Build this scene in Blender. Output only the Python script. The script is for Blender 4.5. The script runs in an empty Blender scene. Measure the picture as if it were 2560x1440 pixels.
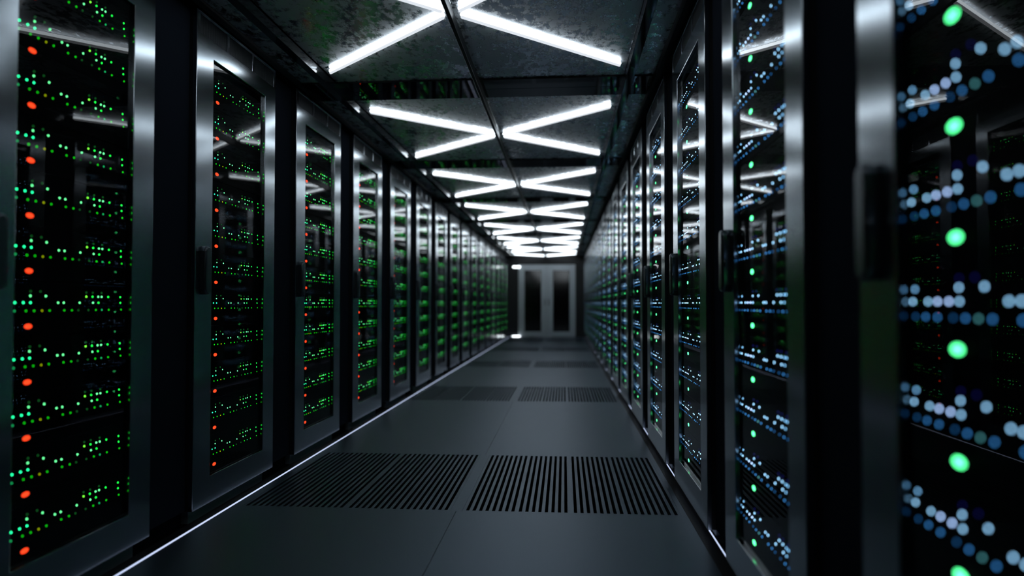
import bpy, bmesh, math
from mathutils import Vector, Matrix
PI = math.pi
scene = bpy.context.scene
COL = scene.collection

# ------------------------------------------------------------------ camera, world, exposure
cam_d = bpy.data.cameras.new('camera')
cam = bpy.data.objects.new('camera', cam_d)
COL.objects.link(cam)
cam.location = (0.5196, 0.0, 1.0)
cam.rotation_euler = (PI / 2 + 0.0228, 0.0002, 0.0756)
cam_d.sensor_width = 36.0
cam_d.lens = 1712.8 / 2560 * 36.0
cam_d.clip_start = 0.05
cam_d.dof.use_dof = True
cam_d.dof.focus_distance = 3.66
cam_d.dof.aperture_fstop = 0.96
scene.camera = cam

world = bpy.data.worlds.new('world')
scene.world = world
world.use_nodes = True
bg = world.node_tree.nodes['Background']
bg.inputs[0].default_value = (0.30, 0.42, 0.60, 1)
bg.inputs[1].default_value = 0.02

scene.view_settings.view_transform = 'Standard'
scene.view_settings.look = 'None'
scene.view_settings.gamma = 1.0
scene.view_settings.use_curve_mapping = False
scene.view_settings.exposure = 0.12
scene.cycles.max_bounces = 7
scene.cycles.diffuse_bounces = 3
scene.cycles.glossy_bounces = 5
scene.cycles.transparent_max_bounces = 12
scene.cycles.sample_clamp_indirect = 6.0
scene.cycles.use_denoising = True

TUBE_POWER = 5.8          # radiance of the ceiling tubes
STRIP_POWER = 1.0         # radiance of the floor strips

# ------------------------------------------------------------------ dimensions (metres, corridor centre at x = 0)
XL, XR = -1.187, 1.1247          # door planes of the two rows
YL, YR = 1.857, 0.584            # near edge of the nearest cabinet of each row
PITCH, CW = 1.198, 0.872         # cabinet spacing, cabinet width
NL, NR = 16, 17
Z_DOOR0, Z_DOOR1 = 0.040, 2.384
OP = (0.154, 0.735, 0.170, 2.192)      # glass opening: s0, s1, z0, z1
Z_SUB = -0.030
CEIL, XC = 2.454, -0.0315          # underside of the ceiling sheets, centre line of the ceiling
Y_END = 20.70
Y_NEAR = -3.0
LAMP0, LAMP_P = 3.318, 2.480

# ------------------------------------------------------------------ materials
def new_mat(name):
    m = bpy.data.materials.new(name); m.use_nodes = True
    return m, m.node_tree.nodes, m.node_tree.links

def pbr(name, col, rough=0.5, metal=0.0, spec=0.5):
    m, N, L = new_mat(name)
    b = N['Principled BSDF']
    b.inputs['Base Color'].default_value = (*col, 1)
    b.inputs['Roughness'].default_value = rough
    b.inputs['Metallic'].default_value = metal
    b.inputs['Specular IOR Level'].default_value = spec
    return m

def noise(N, L, scale, detail=4, rough=0.55, stretch=None, coord='Object'):
    tc = N.new('ShaderNodeTexCoord')
    n = N.new('ShaderNodeTexNoise')
    n.inputs['Scale'].default_value = scale
    n.inputs['Detail'].default_value = detail
    n.inputs['Roughness'].default_value = rough
    if stretch:
        mp = N.new('ShaderNodeMapping'); mp.inputs['Scale'].default_value = stretch
        L.new(tc.outputs[coord], mp.inputs[0]); L.new(mp.outputs[0], n.inputs['Vector'])
    else:
        L.new(tc.outputs[coord], n.inputs['Vector'])
    return n

def ramp(N, L, src, stops):
    r = N.new('ShaderNodeValToRGB')
    e = r.color_ramp.elements
    while len(e) < len(stops): e.new(0.5)
    for i, (p, v) in enumerate(stops):
        e[i].position = p
        e[i].color = (v, v, v, 1) if not isinstance(v, tuple) else (*v, 1)
    L.new(src, r.inputs[0])
    return r

def emit(name, col, power, sample=False):
    m, N, L = new_mat(name)
    N.remove(N['Principled BSDF'])
    e = N.new('ShaderNodeEmission')
    e.inputs[0].default_value = (*col, 1); e.inputs[1].default_value = power
    L.new(e.outputs[0], N['Material Output'].inputs[0])
    if not sample: m.cycles.emission_sampling = 'NONE'
    return m

M = {}
def steel():
    m, N, L = new_mat('satin_steel'); b = N['Principled BSDF']
    b.inputs['Base Color'].default_value = (0.43, 0.475, 0.51, 1)
    b.inputs['Metallic'].default_value = 1.0
    b.inputs['Roughness'].default_value = 0.165
    n = noise(N, L, 700, 2)
    bp = N.new('ShaderNodeBump'); bp.inputs['Strength'].default_value = 0.02; bp.inputs['Distance'].default_value = 0.0005
    L.new(n.outputs[0], bp.inputs['Height']); L.new(bp.outputs[0], b.inputs['Normal'])
    return m
M['steel'] = steel()
M['side'] = pbr('black_side_steel', (0.010, 0.011, 0.013), 0.45)
M['dark'] = pbr('dark_interior', (0.004, 0.004, 0.005), 0.7, spec=0.2)
M['louvre'] = pbr('dark_louvre', (0.10, 0.115, 0.125), 0.35, 0.6)
M['handle'] = pbr('black_handle', (0.14, 0.16, 0.175), 0.24, 0.9)
M['chassis'] = pbr('black_server_face', (0.0025, 0.0028, 0.0036), 0.6, spec=0.02)
M['filler'] = pbr('gloss_black_panel', (0.020, 0.025, 0.036), 0.7, spec=0.0)
M['kerb'] = pbr('black_kerb', (0.008, 0.009, 0.011), 0.5, spec=0.3)
M['rail'] = pbr('black_rail', (0.006, 0.007, 0.008), 0.07, spec=0.35)
M['midrail'] = pbr('black_centre_rail', (0.006, 0.007, 0.008), 0.4, spec=0.2)
M['paint'] = pbr('grey_plinth_paint', (0.36, 0.41, 0.45), 0.5, spec=0.3)
M['beam'] = pbr('gloss_black_beam', (0.004, 0.0045, 0.005), 0.02)
M['wall'] = pbr('black_wall', (0.008, 0.009, 0.012), 0.4)
M['pit'] = pbr('pit_black', (0.004, 0.005, 0.007), 0.8, spec=0.1)
M['doorpaint'] = pbr('grey_door_metal', (0.72, 0.78, 0.83), 0.40, 0.45)
M['doorpane'] = pbr('dark_door_pane', (0.003, 0.003, 0.004), 0.08)
M['housing'] = pbr('white_lamp_housing', (0.75, 0.78, 0.80), 0.4)

def glass():
    m, N, L = new_mat('cabinet_glass')
    N.remove(N['Principled BSDF'])
    lw = N.new('ShaderNodeLayerWeight'); lw.inputs[0].default_value = 0.5
    p = N.new('ShaderNodeMath'); p.operation = 'POWER'; p.inputs[1].default_value = 5.0
    L.new(lw.outputs['Facing'], p.inputs[0])
    ma = N.new('ShaderNodeMath'); ma.operation = 'MULTIPLY_ADD'
    ma.inputs[1].default_value = 0.50; ma.inputs[2].default_value = 0.036
    L.new(p.outputs[0], ma.inputs[0])
    geo = N.new('ShaderNodeNewGeometry')
    inv = N.new('ShaderNodeMath'); inv.operation = 'SUBTRACT'; inv.inputs[0].default_value = 1.0
    L.new(geo.outputs['Backfacing'], inv.inputs[1])
    mul = N.new('ShaderNodeMath'); mul.operation = 'MULTIPLY'
    L.new(ma.outputs[0], mul.inputs[0]); L.new(inv.outputs[0], mul.inputs[1])
    t = N.new('ShaderNodeBsdfTransparent'); t.inputs[0].default_value = (0.93, 0.95, 0.95, 1)
    g = N.new('ShaderNodeBsdfGlossy'); g.inputs['Roughness'].default_value = 0.0
    g.inputs[0].default_value = (1, 1, 1, 1)
    mx = N.new('ShaderNodeMixShader')
    L.new(mul.outputs[0], mx.inputs[0]); L.new(t.outputs[0], mx.inputs[1]); L.new(g.outputs[0], mx.inputs[2])
    L.new(mx.outputs[0], N['Material Output'].inputs[0])
    return m
M['glass'] = glass()

def floor_mat():
    m, N, L = new_mat('floor_laminate'); b = N['Principled BSDF']
    n = noise(N, L, 420, 3)
    r = ramp(N, L, n.outputs[0], [(0.35, (0.104, 0.142, 0.190)), (0.65, (0.134, 0.182, 0.238))])
    L.new(r.outputs[0], b.inputs['Base Color'])
    b.inputs['Roughness'].default_value = 0.42
    b.inputs['Metallic'].default_value = 0.85
    bp = N.new('ShaderNodeBump'); bp.inputs['Strength'].default_value = 0.06; bp.inputs['Distance'].default_value = 0.002
    L.new(n.outputs[0], bp.inputs['Height']); L.new(bp.outputs[0], b.inputs['Normal'])
    return m
M['floor'] = floor_mat()

def ceiling_mat():
    m, N, L = new_mat('grimy_ceiling_sheet'); b = N['Principled BSDF']
    n1 = noise(N, L, 26, 8, 0.68, (1.0, 0.55, 1))          # grime blotches
    n2 = noise(N, L, 3.0, 5, 0.6)                            # broad clean / dirty areas
    n3 = noise(N, L, 7.0, 4, 0.6, (0.35, 3.0, 1))            # wipe streaks
    mixf = N.new('ShaderNodeMath'); mixf.operation = 'MULTIPLY_ADD'; mixf.inputs[1].default_value = 0.55
    L.new(n2.outputs[0], mixf.inputs[0]); L.new(n1.outputs[0], mixf.inputs[2])
    add = N.new('ShaderNodeMath'); add.operation = 'MULTIPLY_ADD'; add.inputs[1].default_value = 0.25
    L.new(n3.outputs[0], add.inputs[0]); L.new(mixf.outputs[0], add.inputs[2])
    mask = ramp(N, L, add.outputs[0], [(0.80, 0.0), (0.93, 1.0)])
    b.inputs['Base Color'].default_value = (0.80, 0.86, 0.92, 1)
    b.inputs['Metallic'].default_value = 1.0
    b.inputs['Roughness'].default_value = 0.17
    d = N.new('ShaderNodeBsdfPrincipled')                    # settled grime
    d.inputs['Base Color'].default_value = (0.72, 0.77, 0.82, 1)
    d.inputs['Metallic'].default_value = 0.55
    d.inputs['Roughness'].default_value = 0.40
    mx = N.new('ShaderNodeMixShader')
    L.new(mask.outputs[0], mx.inputs[0]); L.new(b.outputs[0], mx.inputs[1]); L.new(d.outputs[0], mx.inputs[2])
    L.new(mx.outputs[0], N['Material Output'].inputs[0])
    return m
M['ceil'] = ceiling_mat()

M['tube'] = emit('lamp_tube_light', (0.84, 0.93, 1.0), TUBE_POWER, True)
M['diffuser'] = emit('lamp_lower_strip', (0.86, 0.92, 1.0), 0.8, True)
M['strip'] = emit('floor_strip_light', (0.58, 0.68, 0.96), STRIP_POWER, True)
M['walllight'] = emit('wall_light_white', (0.9, 0.97, 1.0), 5.0, True)

# indicator colours: (colour, radiance)
LEDC = {
 'mint':   ((0.015, 1.00, 0.32), 5.4), 'pale': ((0.14, 1.00, 0.32), 3.8), 'green': ((0.01, 0.95, 0.06), 3.6),
 'lime':   ((0.17, 0.90, 0.04), 3.8), 'leaf': ((0.005, 0.62, 0.008), 1.9), 'olive': ((0.34, 0.42, 0.00), 1.8),
 'teal':   ((0.01, 0.50, 0.13), 1.7), 'moss': ((0.02, 0.30, 0.05), 0.5), 'red': ((1.0, 0.050, 0.012), 2.0),
 'white':  ((0.33, 0.66, 1.00), 5.2), 'violet': ((0.42, 0.60, 1.00), 7.0), 'sky': ((0.24, 0.58, 0.98), 3.6),
 'blue':   ((0.05, 0.27, 0.70), 2.6), 'navy': ((0.02, 0.14, 0.40), 1.7), 'aqua': ((0.11, 0.42, 0.46), 2.2),
 'indigo': ((0.02, 0.02, 0.25), 0.7), 'jade': ((0.085, 1.00, 0.30), 5.0),
}
for k, (c, p) in LEDC.items():
    M[k] = emit('indicator_' + k, c, p)

# ------------------------------------------------------------------ mesh helpers
def finish(bm, name, mats, smooth=False):
    me = bpy.data.meshes.new(name)
    bm.normal_update(); bm.to_mesh(me); bm.free()
    for m in (mats if isinstance(mats, (list, tuple)) else [mats]): me.materials.append(m)
    if smooth:
        for p in me.polygons: p.use_smooth = True
    return me

def box(bm, x0, x1, y0, y1, z0, z1, mi=0):
    v = [bm.verts.new((x, y, z)) for z in (z0, z1) for y in (y0, y1) for x in (x0, x1)]
    for f in ((0, 2, 3, 1), (4, 5, 7, 6), (0, 1, 5, 4), (2, 6, 7, 3), (0, 4, 6, 2), (1, 3, 7, 5)):
        bm.faces.new([v[i] for i in f]).material_index = mi

def plate(bm, u0, u1, v0, v1, holes, t0, t1, place):
    """solid plate with rectangular holes; place(u, v, t) gives a point"""
    us = sorted({u0, u1, *[h[0] for h in holes], *[h[1] for h in holes]})
    vs = sorted({v0, v1, *[h[2] for h in holes], *[h[3] for h in holes]})
    e = 1e-7
    solid = lambda i, j: 0 <= i < len(us) - 1 and 0 <= j < len(vs) - 1 and not any(
        h[0] - e <= us[i] and us[i + 1] <= h[1] + e and h[2] - e <= vs[j] and vs[j + 1] <= h[3] + e for h in holes)
    cache = {}
    def V(i, j, k):
        if (i, j, k) not in cache: cache[(i, j, k)] = bm.verts.new(place(us[i], vs[j], (t0, t1)[k]))
        return cache[(i, j, k)]
    for i in range(len(us) - 1):
        for j in range(len(vs) - 1):
            if not solid(i, j): continue
            bm.faces.new((V(i, j, 0), V(i + 1, j, 0), V(i + 1, j + 1, 0), V(i, j + 1, 0)))
            bm.faces.new((V(i, j, 1), V(i, j + 1, 1), V(i + 1, j + 1, 1), V(i + 1, j, 1)))
            if not solid(i - 1, j): bm.faces.new((V(i, j, 0), V(i, j + 1, 0), V(i, j + 1, 1), V(i, j, 1)))
            if not solid(i + 1, j): bm.faces.new((V(i + 1, j, 0), V(i + 1, j, 1), V(i + 1, j + 1, 1), V(i + 1, j + 1, 0)))
            if not solid(i, j - 1): bm.faces.new((V(i, j, 0), V(i, j, 1), V(i + 1, j, 1), V(i + 1, j, 0)))
            if not solid(i, j + 1): bm.faces.new((V(i, j + 1, 0), V(i + 1, j + 1, 0), V(i + 1, j + 1, 1), V(i, j + 1, 1)))
    bmesh.ops.recalc_face_normals(bm, faces=bm.faces[:])

def bevel(bm, w, seg=2, ang=50):
    bm.normal_update()
    es = [e for e in bm.edges if len(e.link_faces) == 2 and e.calc_face_angle(0) > math.radians(ang)]
    bmesh.ops.bevel(bm, geom=es, offset=w, segments=seg, affect='EDGES', profile=0.5, clamp_overlap=True)

def capsule(bm, a, b, r, seg=12, rings=4, mi=0):
    a, b = Vector(a), Vector(b)
    d = (b - a).normalized()
    s = d.cross(Vector((0, 0, 1))).normalized(); u = s.cross(d)
    rows = []
    for cen, sg, rng in ((a, -1, range(rings)), (b, 1, range(rings - 1, -1, -1))):
        for q in rng:
            th = PI / 2 * (1 - (q + 0.0) / (rings - 1)) if rings > 1 else 0
            rr, off = r * math.cos(th), r * math.sin(th)
            rr = max(rr, r * 0.06)
            rows.append([bm.verts.new(cen + d * (sg * off) + (s * math.cos(t) + u * math.sin(t)) * rr)
                         for t in [2 * PI * i / seg for i in range(seg)]])
    for p, q in zip(rows, rows[1:]):
        for i in range(seg):
            bm.faces.new((p[i], p[(i + 1) % seg], q[(i + 1) % seg], q[i])).material_index = mi
    bm.faces.new(rows[0][::-1]).material_index = mi; bm.faces.new(rows[-1]).material_index = mi
    bmesh.ops.recalc_face_normals(bm, faces=bm.faces[:])

def disc(bm, x, z, rx, rz, y_back, y_front, seg=12, mi=0):
    """small domed lens on a vertical face looking towards -y"""
    ring = lambda k, y: [bm.verts.new((x + rx * k * math.cos(t), y, z + rz * k * math.sin(t)))
                         for t in [2 * PI * i / seg for i in range(seg)]]
    a, b, c = ring(1, y_back), ring(0.94, y_back + (y_front - y_back) * 0.6), ring(0.55, y_front)
    for p, q in ((a, b), (b, c)):
        for i in range(seg):
            bm.faces.new((p[i], p[(i + 1) % seg], q[(i + 1) % seg], q[i])).material_index = mi
    bm.faces.new(c).material_index = mi

def link(name, data, parent=None, loc=(0, 0, 0), rotz=0.0, label=None):
    o = bpy.data.objects.new(name, data); COL.objects.link(o)
    o.location = loc; o.rotation_euler = (0, 0, rotz)
    if parent: o.parent = parent
    if label: o['label'] = label
    return o

def tag(o, label, cat, group=None):
    o['label'] = label; o['category'] = cat
    if group: o['group'] = group
    return o

def struct(name, bm, mats):
    o = link(name, finish(bm, name, mats)); o['kind'] = 'structure'
    return o

ORD = ['nearest', 'second nearest', 'third nearest', 'fourth nearest', 'fifth nearest', 'sixth nearest', 'seventh nearest',
       'eighth nearest', 'ninth nearest', 'tenth nearest', 'eleventh nearest', 'twelfth nearest', 'thirteenth nearest',
       'fourteenth nearest', 'fifteenth nearest', 'sixteenth nearest', 'farthest']
ORDTOP = ['topmost', 'second from top', 'third from top', 'fourth from top', 'fifth from top', 'middle', 'fifth from bottom',
          'fourth from bottom', 'third from bottom', 'second from bottom', 'bottom']

# ------------------------------------------------------------------ floor
GR_ROWS = [3.312 + 3.728 * i for i in range(-1, 5)]       # near edge of each grille row
GR_LEN, GX0, GX1 = 1.21, 0.028, 1.070
GRILLES = []
for y0 in GR_ROWS:
    for sgn in (-1, 1):
        xa, xb = sorted((sgn * GX0, sgn * GX1))
        GRILLES.append((sgn, y0 - 0.018, y0 + GR_LEN + 0.018, xa, xb))
bm = bmesh.new()
FX0, FX1 = -1.118, 1.098
holes = [(xa, xb, ya, yb) for (_, ya, yb, xa, xb) in GRILLES]
seam = 0.0012
ys = sorted([Y_NEAR, Y_END] + [v for y0 in GR_ROWS for v in (y0 - 0.018, y0 + GR_LEN + 0.018)])
seams = [(-seam, seam, ys[i], ys[i + 1]) for i in range(0, len(ys) - 1, 2)]
plate(bm, FX0, FX1, Y_NEAR, Y_END + 0.3, holes + seams, -0.03, 0.0, lambda u, v, t: (u, v, t))
n_top = len(bm.faces)
box(bm, -2.4, 2.4, Y_NEAR, Y_END + 0.3, -0.34, -0.30, 1)                      # pit under the raised floor
box(bm, -2.4, FX0 - 0.0005, Y_NEAR, Y_END + 0.3, -0.08, Z_SUB, 1)            # lower slab that carries the cabinets
box(bm, FX1 + 0.0005, 2.4, Y_NEAR, Y_END + 0.3, -0.08, Z_SUB, 1)
struct('floor', bm, [M['floor'], M['pit']])

def grille_mesh():
    bm = bmesh.new()
    sl, x = [], 0.045
    for k in range(32):
        sl.append((x, x + 0.0155, 0.0, GR_LEN))
        x += 0.0312
        if k in (7, 23): x += 0.0045
        if k == 15: x += 0.0145
    # slots run along the corridor; cap the last one inside the tile
    f = (GX1 - 0.014) / sl[-1][1]
    sl = [(a * f, b * f, c, d) for a, b, c, d in sl]
    plate(bm, GX0 + 0.0008, GX1 - 0.0008, -0.0172, GR_LEN + 0.0172, sl, -0.028, -0.0001, lambda u, v, t: (u, v, t))
    return finish(bm, 'floor_grille', M['floor'])
gm = grille_mesh()
gm_m = gm.copy()
for v in gm_m.vertices: v.co.x = -v.co.x
gm_m.flip_normals()
gi = 0
for r, y0 in enumerate(GR_ROWS):
    if r == 0: continue
    for sgn, side in ((-1, 'left'), (1, 'right')):
        o = link('floor_grille', gm if sgn > 0 else gm_m, None, (0, y0, 0))
        tag(o, 'grey slotted floor grille on the %s of the seam, %s row of grilles' % (side, ORD[r - 1]), 'floor grille', 'slotted floor grilles')
# the row behind the camera is plain panels
for sgn in (-1, 1):
    bm = bmesh.new(); xa, xb = sorted((sgn * (GX0 + .0008), sgn * (GX1 - .0008)))
    box(bm, xa, xb, GR_ROWS[0] - 0.017, GR_ROWS[0] + GR_LEN + 0.017, -0.028, 0)
    struct('trim_%d' % (1 if sgn < 0 else 2), bm, M['floor'])

# kerbs and floor light strips
for n, (xa, xb) in ((3, (-1.180, -1.1305)), (4, (1.0985, 1.1540))):
    bm = bmesh.new(); box(bm, xa, xb, Y_NEAR, Y_END - 0.001, Z_SUB, 0.0015); bevel(bm, 0.001, 1)
    struct('trim_%d' % n, bm, M['kerb'])
bm = bmesh.new(); box(bm, 1.1610, 1.1675, Y_NEAR, Y_END - 0.001, Z_SUB, 0.0015); struct('trim_0', bm, M['kerb'])
for xa, xb, lab in ((-1.1298, -1.1200, 'thin white light strip along the floor edge below the left cabinets'),
                    (1.1545, 1.1605, 'thin white light strip behind the black kerb below the right cabinets')):
    bm = bmesh.new(); box(bm, xa, xb, Y_NEAR + 0.2, Y_END - 0.02, -0.029, 0.0012)
    tag(link('light_strip', finish(bm, 'light_strip', M['strip'])), lab, 'light strip')

# ------------------------------------------------------------------ cabinets (local: x along the front, front looks to -y, z up)
VENTS = [(0.030, 0.289), (0.312, 0.567), (0.590, 0.845)]
VZ = (2.281, 2.369)
P3 = lambda u, v, t: (u, t, v)

def mesh_door():
    bm = bmesh.new()
    plate(bm, 0, CW, Z_DOOR0, Z_DOOR1, [OP] + [(a, b, *VZ) for a, b in VENTS], 0.0, 0.021, P3)
    bevel(bm, 0.0025, 2)
    return finish(bm, 'door', M['steel'])
def mesh_glass():
    bm = bmesh.new(); box(bm, OP[0] + .0003, OP[1] - .0003, 0.0145, 0.0185, OP[2] + .0003, OP[3] - .0003)
    bmesh.ops.recalc_face_normals(bm, faces=bm.faces[:])
    return finish(bm, 'glass_pane', M['glass'])
def mesh_vent(a, b):
    bm = bmesh.new()
    box(bm, a + .0005, b - .0005, 0.016, 0.020, VZ[0] + .0005, VZ[1] - .0005, 1)
    n = 26
    for i in range(n):
        x = a + (b - a) * (i + 0.5) / n
        box(bm, x - 0.0018, x + 0.0018, 0.004, 0.016, VZ[0] + .0005, VZ[1] - .0005, 0)
    return finish(bm, 'vent_grille', [M['louvre'], M['dark']])
def mesh_handle():
    bm = bmesh.new()
    x0, x1, z0, z1, dep, n = 0.048, 0.098, 1.043, 1.273, -0.030, 10
    c, r = (x0 + x1) / 2, (x1 - x0) / 2
    prof = [(c + r * math.cos(t), z1 - r + r * math.sin(t)) for t in [PI * i / n for i in range(n + 1)]] + \
           [(c + r * math.cos(t), z0 + r + r * math.sin(t)) for t in [PI + PI * i / n for i in range(n + 1)]]
    levels = [(-0.0003, 1.0), (dep + 0.010, 1.0), (dep + 0.003, 0.90), (dep, 0.72)]
    cz = (z0 + z1) / 2
    rows = []
    for y, k in levels:
        inset = r * (1 - k)
        row = []
        for px, pz in prof:
            zc = z1 - r if pz >= cz else z0 + r
            row.append(bm.verts.new((c + (px - c) * k, y, zc + (pz - zc) * k)))
        rows.append(row)
    m = len(prof)
    for p, q in zip(rows, rows[1:]):
        for i in range(m): bm.faces.new((p[i], p[(i + 1) % m], q[(i + 1) % m], q[i]))
    bm.faces.new(rows[-1]); bm.faces.new(rows[0][::-1])
    # key slot
    box(bm, c + r + 0.0001, c + r + 0.0012, dep + 0.008, dep + 0.015, 1.135, 1.165)
    bmesh.ops.recalc_face_normals(bm, faces=bm.faces[:])
    me = finish(bm, 'handle', M['handle'])
    for p in me.polygons: p.use_smooth = abs(p.normal.y) < 0.95 and p.area < 0.002
    return me
D1 = 0.90
def mesh_body():
    bm = bmesh.new()
    z0, z1 = Z_DOOR0, Z_DOOR1 - 0.004
    a, b = 0.004, CW - 0.004
    y0 = 0.0215
    box(bm, a, a + 0.03, y0, D1, z0, z1)
    box(bm, b - 0.03, b, y0, D1, z0, z1)
    box(bm, a + 0.03, b - 0.03, D1 - 0.02, D1, z0, z1)
    box(bm, a + 0.03, b - 0.03, y0, D1 - 0.02, z0, 0.1715)
    box(bm, a + 0.03, b - 0.03, y0, D1 - 0.02, 2.20, z1)
    return finish(bm, 'body', M['side'])
def mesh_plinth():
    bm = bmesh.new(); box(bm, 0.042, CW - 0.042, 0.044, D1 - 0.04, Z_SUB, Z_DOOR0 - 0.0003); bevel(bm, 0.002, 1)
    return finish(bm, 'plinth', M['paint'])
CAB = {'door': mesh_door(), 'glass': mesh_glass(), 'handle': mesh_handle(), 'body': mesh_body(), 'plinth': mesh_plinth(),
       'vents': [mesh_vent(a, b) for a, b in VENTS]}

def cabinet(side, k, x, y, rz):
    r = link('server_cabinet', None, None, (x, y, 0), rz)
    lights = 'green and red' if side == 'left' else 'blue and green'
    tag(r, 'tall steel server cabinet with glass door, %s in the %s row' % (ORD[k] if not (side == 'left' and k == NL - 1) else 'farthest', side),
        'server cabinet', 'server cabinets along the %s side' % side)
    link('body', CAB['body'], r)
    link('plinth', CAB['plinth'], r)
    d = link('door', CAB['door'], r)
    link('glass_pane', CAB['glass'], d, label='clear glass pane reflecting the ceiling lamps')
    link('handle', CAB['handle'], d, label='black rounded upright handle')
    for v in CAB['vents']: link('vent_grille', v, d)
    return r

# ------------------------------------------------------------------ servers
SX0, SX1 = 0.105, 0.800
S_P, S_H = 0.1802, 0.1794
S_FRONT = 0.0245
LED_Y = (0.0244, 0.0228)
ZC = 0.1104           # height of the middle light row above the server's underside
# (s, dz, left colour, right colour)
MID = [(.141, 'mint', 'sky'), (.166, 'mint', 'white'), (.218, 'mint', 'white'), (.248, 'mint', 'violet'), (.282, 'mint', 'violet'),
       (.312, 'mint', 'white'), (.434, 'pale', 'white'), (.461, 'pale', 'white'), (.539, 'pale', 'white'), (.609, 'pale', 'white'),
       (.639, 'green', 'sky'), (.765, 'green', 'white')]
UPP = [(.174, 'mint', 'sky'), (.311, 'pale', 'white'), (.378, 'pale', 'white'), (.573, 'lime', 'white'), (.606, 'green', 'white'),
       (.637, 'pale', 'sky'), (.656, 'pale', 'sky'), (.693, 'green', 'white'), (.764, 'green', 'sky')]
TOP = [(.312, 'moss', 'indigo'), (.354, 'moss', 'indigo'), (.573, 'moss', 'indigo'), (.607, 'moss', 'indigo'), (.655, 'moss', 'indigo')]
LOW = [(.141, 'leaf', 'navy'), (.175, 'leaf', 'navy'), (.209, 'leaf', 'blue'), (.247, 'teal', 'blue'), (.294, 'leaf', 'navy'), (.328, 'leaf', 'blue'),
       (.362, 'olive', 'aqua'), (.396, 'leaf', 'blue'), (.464, 'leaf', 'blue'), (.501, 'leaf', 'blue'), (.533, 'moss', 'navy'),
       (.585, 'moss', 'navy'), (.625, 'leaf', 'blue'), (.658, 'teal', 'navy'), (.697, 'leaf', 'blue'), (.770, 'leaf', 'blue')]
def leds(side):
    sh, ci = (-0.064, 1) if side == 'left' else (0.0, 2)
    out = []
    for row, dz in ((MID, 0.0), (UPP, 0.0222), (TOP, 0.0370), (LOW, -0.0265)):
        for e in row:
            s = e[0] + sh
            if 0.112 < s < 0.79: out.append((s, dz, e[ci], 0.0031, 0.0029))
    return out, (0.304 + sh, -0.0770, 'red' if side == 'left' else 'jade', 0.0165, 0.0082)

bm = bmesh.new(); box(bm, SX0, SX1, S_FRONT, 0.62, 0, S_H); bevel(bm, 0.0012, 1)
CH = finish(bm, 'server', M['chassis'])
def led_mesh(col, rx, rz):
    bm = bmesh.new(); disc(bm, 0, 0, rx, rz, 0.0, LED_Y[1] - LED_Y[0], 14 if rx > .01 else 10)
    return finish(bm, 'indicator_light', M[col])
LM = {}
MERGED = {}
for side in ('left', 'right'):
    L_, big = leds(side)
    bm = bmesh.new(); cols = sorted({e[2] for e in L_})
    for s, dz, c, rx, rz in L_:
        disc(bm, s, ZC + dz, rx, rz, LED_Y[0], LED_Y[1], 8, cols.index(c))
        if c not in LM: LM[c] = led_mesh(c, rx, rz)
    MERGED[side] = finish(bm, 'indicator_lights', [M[c] for c in cols])
    LM[big[2]] = led_mesh(big[2], big[3], big[4])

CNAME = {'mint': 'mint green', 'pale': 'pale green', 'green': 'green', 'lime': 'lime green', 'leaf': 'green', 'olive': 'olive yellow',
         'teal': 'teal', 'moss': 'dim green', 'white': 'bluish white', 'violet': 'bluish white', 'sky': 'pale blue', 'blue': 'blue',
         'navy': 'dark blue', 'aqua': 'teal', 'indigo': 'dim indigo'}
def servers(side, k, x, y, rz, detail):
    mat = Matrix.Translation((x, y, 0)) @ Matrix.Rotation(rz, 4, 'Z')
    L_, big = leds(side)
    what = 'green and red lights' if side == 'left' else 'blue and green lights'
    for n in range(11):
        z = 0.1722 + n * S_P
        o = link('server', CH, None, mat @ Vector((0, 0, z)), rz)
        nth = ORD[k].replace(' nearest', '-nearest')
        tag(o, 'black server with %s, %s in the %s %s cabinet' % (what, ORDTOP[10 - n], nth, side), 'server',
            'servers in the cabinets on the %s' % side)
        if detail:
            for s, dz, c, rx, rz_ in L_:
                link('indicator_light', LM[c], o, (s, LED_Y[0], ZC + dz), label=CNAME[c] + ' indicator light')
        else:
            link('indicator_lights', MERGED[side], o)
        link('power_light', LM[big[2]], o, (big[0], LED_Y[0], ZC + big[1]),
             label='red oval light' if side == 'left' else 'bright green oval light')

DETAIL = 3
NSL, NSR = 13, 14        # cabinets whose servers are single things; the rest, far away, form one object
stuff = bmesh.new(); smats = [M['chassis']]; smi = {}
for c in LEDC:
    smi[c] = len(smats); smats.append(M[c])
for side, n, nsep in (('left', NL, NSL), ('right', NR, NSR)):
    for k in range(n):
        if side == 'left': x, y, rz = XL, YL + k * PITCH, PI / 2
        else: x, y, rz = XR, YR + k * PITCH + CW, -PI / 2
        cabinet(side, k, x, y, rz)
        if k < nsep:
            servers(side, k, x, y, rz, k < DETAIL)
        else:
            mat = Matrix.Translation((x, y, 0)) @ Matrix.Rotation(rz, 4, 'Z')
            L_, big = leds(side)
            for q in range(11):
                z = 0.1722 + q * S_P
                t = bmesh.new()
                box(t, SX0, SX1, S_FRONT, 0.62, z, z + S_H, 0)
                for s, dz, c, rx, rzz in L_ + [big]:
                    disc(t, s, z + ZC + dz, rx, rzz, LED_Y[0], LED_Y[1], 6, smi[c])
                t.transform(mat)
                tm = bpy.data.meshes.new('t'); t.to_mesh(tm); t.free()
                stuff.from_mesh(tm); bpy.data.meshes.remove(tm)
o = link('server', finish(stuff, 'server_bank', smats))
tag(o, 'blurred far servers with green and blue lights in the last cabinets before the door', 'servers')
o['kind'] = 'stuff'

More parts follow.
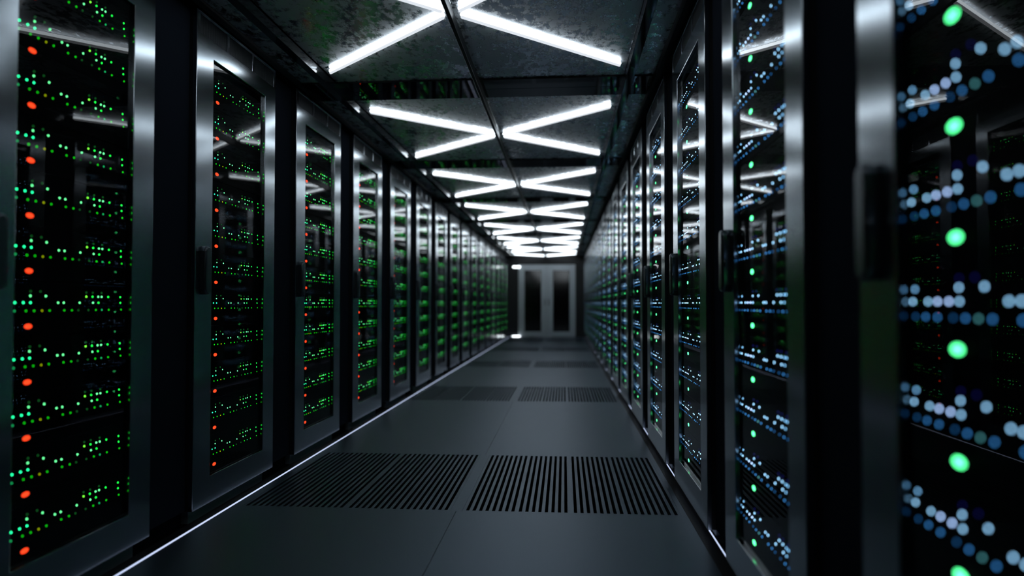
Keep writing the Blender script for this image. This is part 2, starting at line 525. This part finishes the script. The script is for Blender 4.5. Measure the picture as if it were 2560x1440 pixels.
# black blanking panels between cabinets
bm = bmesh.new()
gap = PITCH - CW
box(bm, 0.0015, gap - 0.0015, 0.035, 0.06, 0.045, 2.378)
box(bm, -0.036, gap + 0.036, 0.075, 0.10, Z_SUB, 0.0395)
bevel(bm, 0.001, 1)
FM = finish(bm, 'blanking_panel', M['filler'])
for side, n in (('left', NL), ('right', NR)):
    for k in range(n - 1):
        if side == 'left': x, y, rz = XL, YL + k * PITCH + CW, PI / 2
        else: x, y, rz = XR, YR + (k + 1) * PITCH, -PI / 2
        o = link('blanking_panel', FM, None, (x, y, 0), rz)
        tag(o, 'narrow gloss black panel in the %s gap between %s row cabinets' % (ORD[k].replace(' nearest', '-nearest'), side), 'panel',
            'black panels between %s cabinets' % side)

# ------------------------------------------------------------------ ceiling
LAMPS = list(range(-2, 8))
bm = bmesh.new()
BW = 0.19
for k in LAMPS:
    yc = LAMP0 + k * LAMP_P
    ya, yb = yc - LAMP_P / 2 + BW, yc + LAMP_P / 2 - BW
    if k == LAMPS[-1]: yb = min(yb, Y_END - 0.02)
    for xa, xb in ((XC - 0.938, XC - 0.004), (XC + 0.004, XC + 0.938), (-1.204, XC - 0.981), (XC + 0.981, 1.091)):
        t = bmesh.new(); box(t, xa, xb, ya, yb, CEIL, CEIL + 0.03)
        bevel(t, 0.004, 2)
        tm = bpy.data.meshes.new('t'); t.to_mesh(tm); t.free(); bm.from_mesh(tm); bpy.data.meshes.remove(tm)
struct('ceiling', bm, M['ceil'])
bm = bmesh.new(); box(bm, -2.4, 2.4, Y_NEAR, Y_END + 0.3, 2.54, 2.60)
struct('ceiling', bm, M['wall'])
tn = 5
for k in LAMPS:                                            # cross beams, each of two boards
    yc = LAMP0 + (k + 0.5) * LAMP_P
    if yc > Y_END - 0.3: continue
    bm = bmesh.new()
    box(bm, -1.204, 1.091, yc - BW + .001, yc - 0.002, 2.4440, 2.49)
    box(bm, -1.204, 1.091, yc + 0.002, yc + BW - .001, 2.4440, 2.49)
    bevel(bm, 0.0015, 1)
    struct('trim_%d' % tn, bm, M['beam']); tn += 1
for xa, xb, za in ((XC - 0.984, XC - 0.935, 2.388), (XC - 0.0104, XC + 0.0104, 2.388), (XC + 0.935, XC + 0.984, 2.388)):   # rails along the corridor
    bm = bmesh.new(); box(bm, xa, xb, Y_NEAR, Y_END - 0.01, za, 2.4435); bevel(bm, 0.0015, 1)
    struct('trim_%d' % tn, bm, M['rail'] if abs(xa - XC) > 0.1 else M['midrail']); tn += 1
for xa, xb in ((-1.24, -1.2045), (1.0915, 1.17)):            # black fascia above the cabinet fronts
    bm = bmesh.new(); box(bm, xa, xb, Y_NEAR, Y_END - 0.01, 2.412, 2.50)
    struct('trim_%d' % tn, bm, M['kerb']); tn += 1

# tube lights: four per ceiling panel, forming a cross
def tube_meshes(sx, sy):
    a, b = (sx * 0.048, sy * 0.037), (sx * 0.885, sy * 0.793)
    t = bmesh.new(); capsule(t, (*a, -0.0130), (*b, -0.0130), 0.0112, 12, 4)
    tube = finish(t, 'tube', M['tube'], True)
    t = bmesh.new(); capsule(t, (*a, -0.0265), (*b, -0.0265), 0.0080, 8, 3)
    low = finish(t, 'diffuser', M['diffuser'], True)
    d = Vector((b[0] - a[0], b[1] - a[1], 0)); dn = d.normalized()
    t = bmesh.new()
    for f in (0.12, 0.88):
        p = Vector((*a, 0)) + d * f
        capsule(t, p + Vector((0, 0, 0)), p + Vector((0, 0, -0.026)) + dn * .0001, 0.004, 6, 2)
    clip = finish(t, 'bracket', M['housing'])
    return tube, low, clip
TM = {(sx, sy): tube_meshes(sx, sy) for sx in (-1, 1) for sy in (-1, 1)}
for k in LAMPS:
    yc = LAMP0 + k * LAMP_P
    for (sx, sy), (a, b, c) in TM.items():
        if yc + sy * 0.8 > Y_END - 0.02 or k < -1: continue
        r = link('tube_light', None, None, (XC, yc, CEIL))
        arm = '%s %s arm' % ('near' if sy < 0 else 'far', 'left' if sx < 0 else 'right')
        if k < 0: w = 'white ceiling tube light, %s of the overhead cross seen only as a reflection' % arm
        else: w = 'white ceiling tube light, %s of the %s cross of lamps' % (arm, ORD[k])
        tag(r, w, 'tube light', 'tube lights on the ceiling')
        link('tube', a, r); link('diffuser', b, r, label='slimmer dimmer lower strip'); link('bracket', c, r)

# ------------------------------------------------------------------ end walls, side walls, doors
bm = bmesh.new()
plate(bm, -2.4, 2.4, -0.3, 2.54, [(-0.853, 0.869, -0.3, 2.180)], Y_END, Y_END + 0.12, lambda u, v, t: (u, t, v))
struct('wall_back', bm, M['wall'])
bm = bmesh.new(); box(bm, -2.4, 2.4, Y_NEAR - 0.1, Y_NEAR, -0.3, 2.54); struct('wall_front', bm, M['wall'])
bm = bmesh.new(); box(bm, -2.5, -2.4, Y_NEAR, Y_END + 0.3, -0.3, 2.54); struct('wall_left', bm, M['wall'])
bm = bmesh.new(); box(bm, 2.4, 2.5, Y_NEAR, Y_END + 0.3, -0.3, 2.54); struct('wall_right', bm, M['wall'])
for n, (xa, xb, pa, pb, hx) in enumerate(((-0.851, 0.006, -0.670, -0.165, -0.05), (0.010, 0.867, 0.192, 0.690, 0.066))):
    bm = bmesh.new()
    plate(bm, xa, xb, 0.004, 2.177, [(pa, pb, 0.155, 2.003)], Y_END + 0.004, Y_END + 0.05, lambda u, v, t: (u, t, v))
    bevel(bm, 0.003, 2)
    d = struct('door_%d' % (n + 1), bm, M['doorpaint'])
    bm = bmesh.new(); box(bm, pa + .001, pb - .001, Y_END + 0.018, Y_END + 0.03, 0.156, 2.002)
    link('glass_pane', finish(bm, 'glass_pane', M['doorpane']), d)
    bm = bmesh.new()
    capsule(bm, (hx, Y_END - 0.035, 0.95), (hx + .0001, Y_END - 0.035, 1.13), 0.010, 10, 3)
    for z in (0.97, 1.11): capsule(bm, (hx, Y_END - 0.035, z), (hx, Y_END + 0.0035, z), 0.007, 8, 2)
    link('handle', finish(bm, 'handle', M['handle'], True), d)
bm = bmesh.new(); box(bm, -0.853, 0.869, Y_END + .06, Y_END + 0.12, 0.0, 2.18); struct('trim_%d' % tn, bm, M['dark']); tn += 1

# small white lights beside the end door
bm = bmesh.new(); box(bm, -1.02, -0.80, Y_END - 0.03, Y_END - 0.0005, 2.085, 2.135, 0); bevel(bm, 0.008, 2)
tag(link('wall_light', finish(bm, 'wall_light', M['walllight'])), 'small white light high on the end wall left of the door', 'light')
bm = bmesh.new(); box(bm, -1.04, -0.80, Y_END - 0.06, Y_END - 0.03, 0.0005, 0.03, 0); bevel(bm, 0.006, 2)
tag(link('floor_light', finish(bm, 'floor_light', M['walllight'])), 'small white light on the floor left of the end door', 'light')
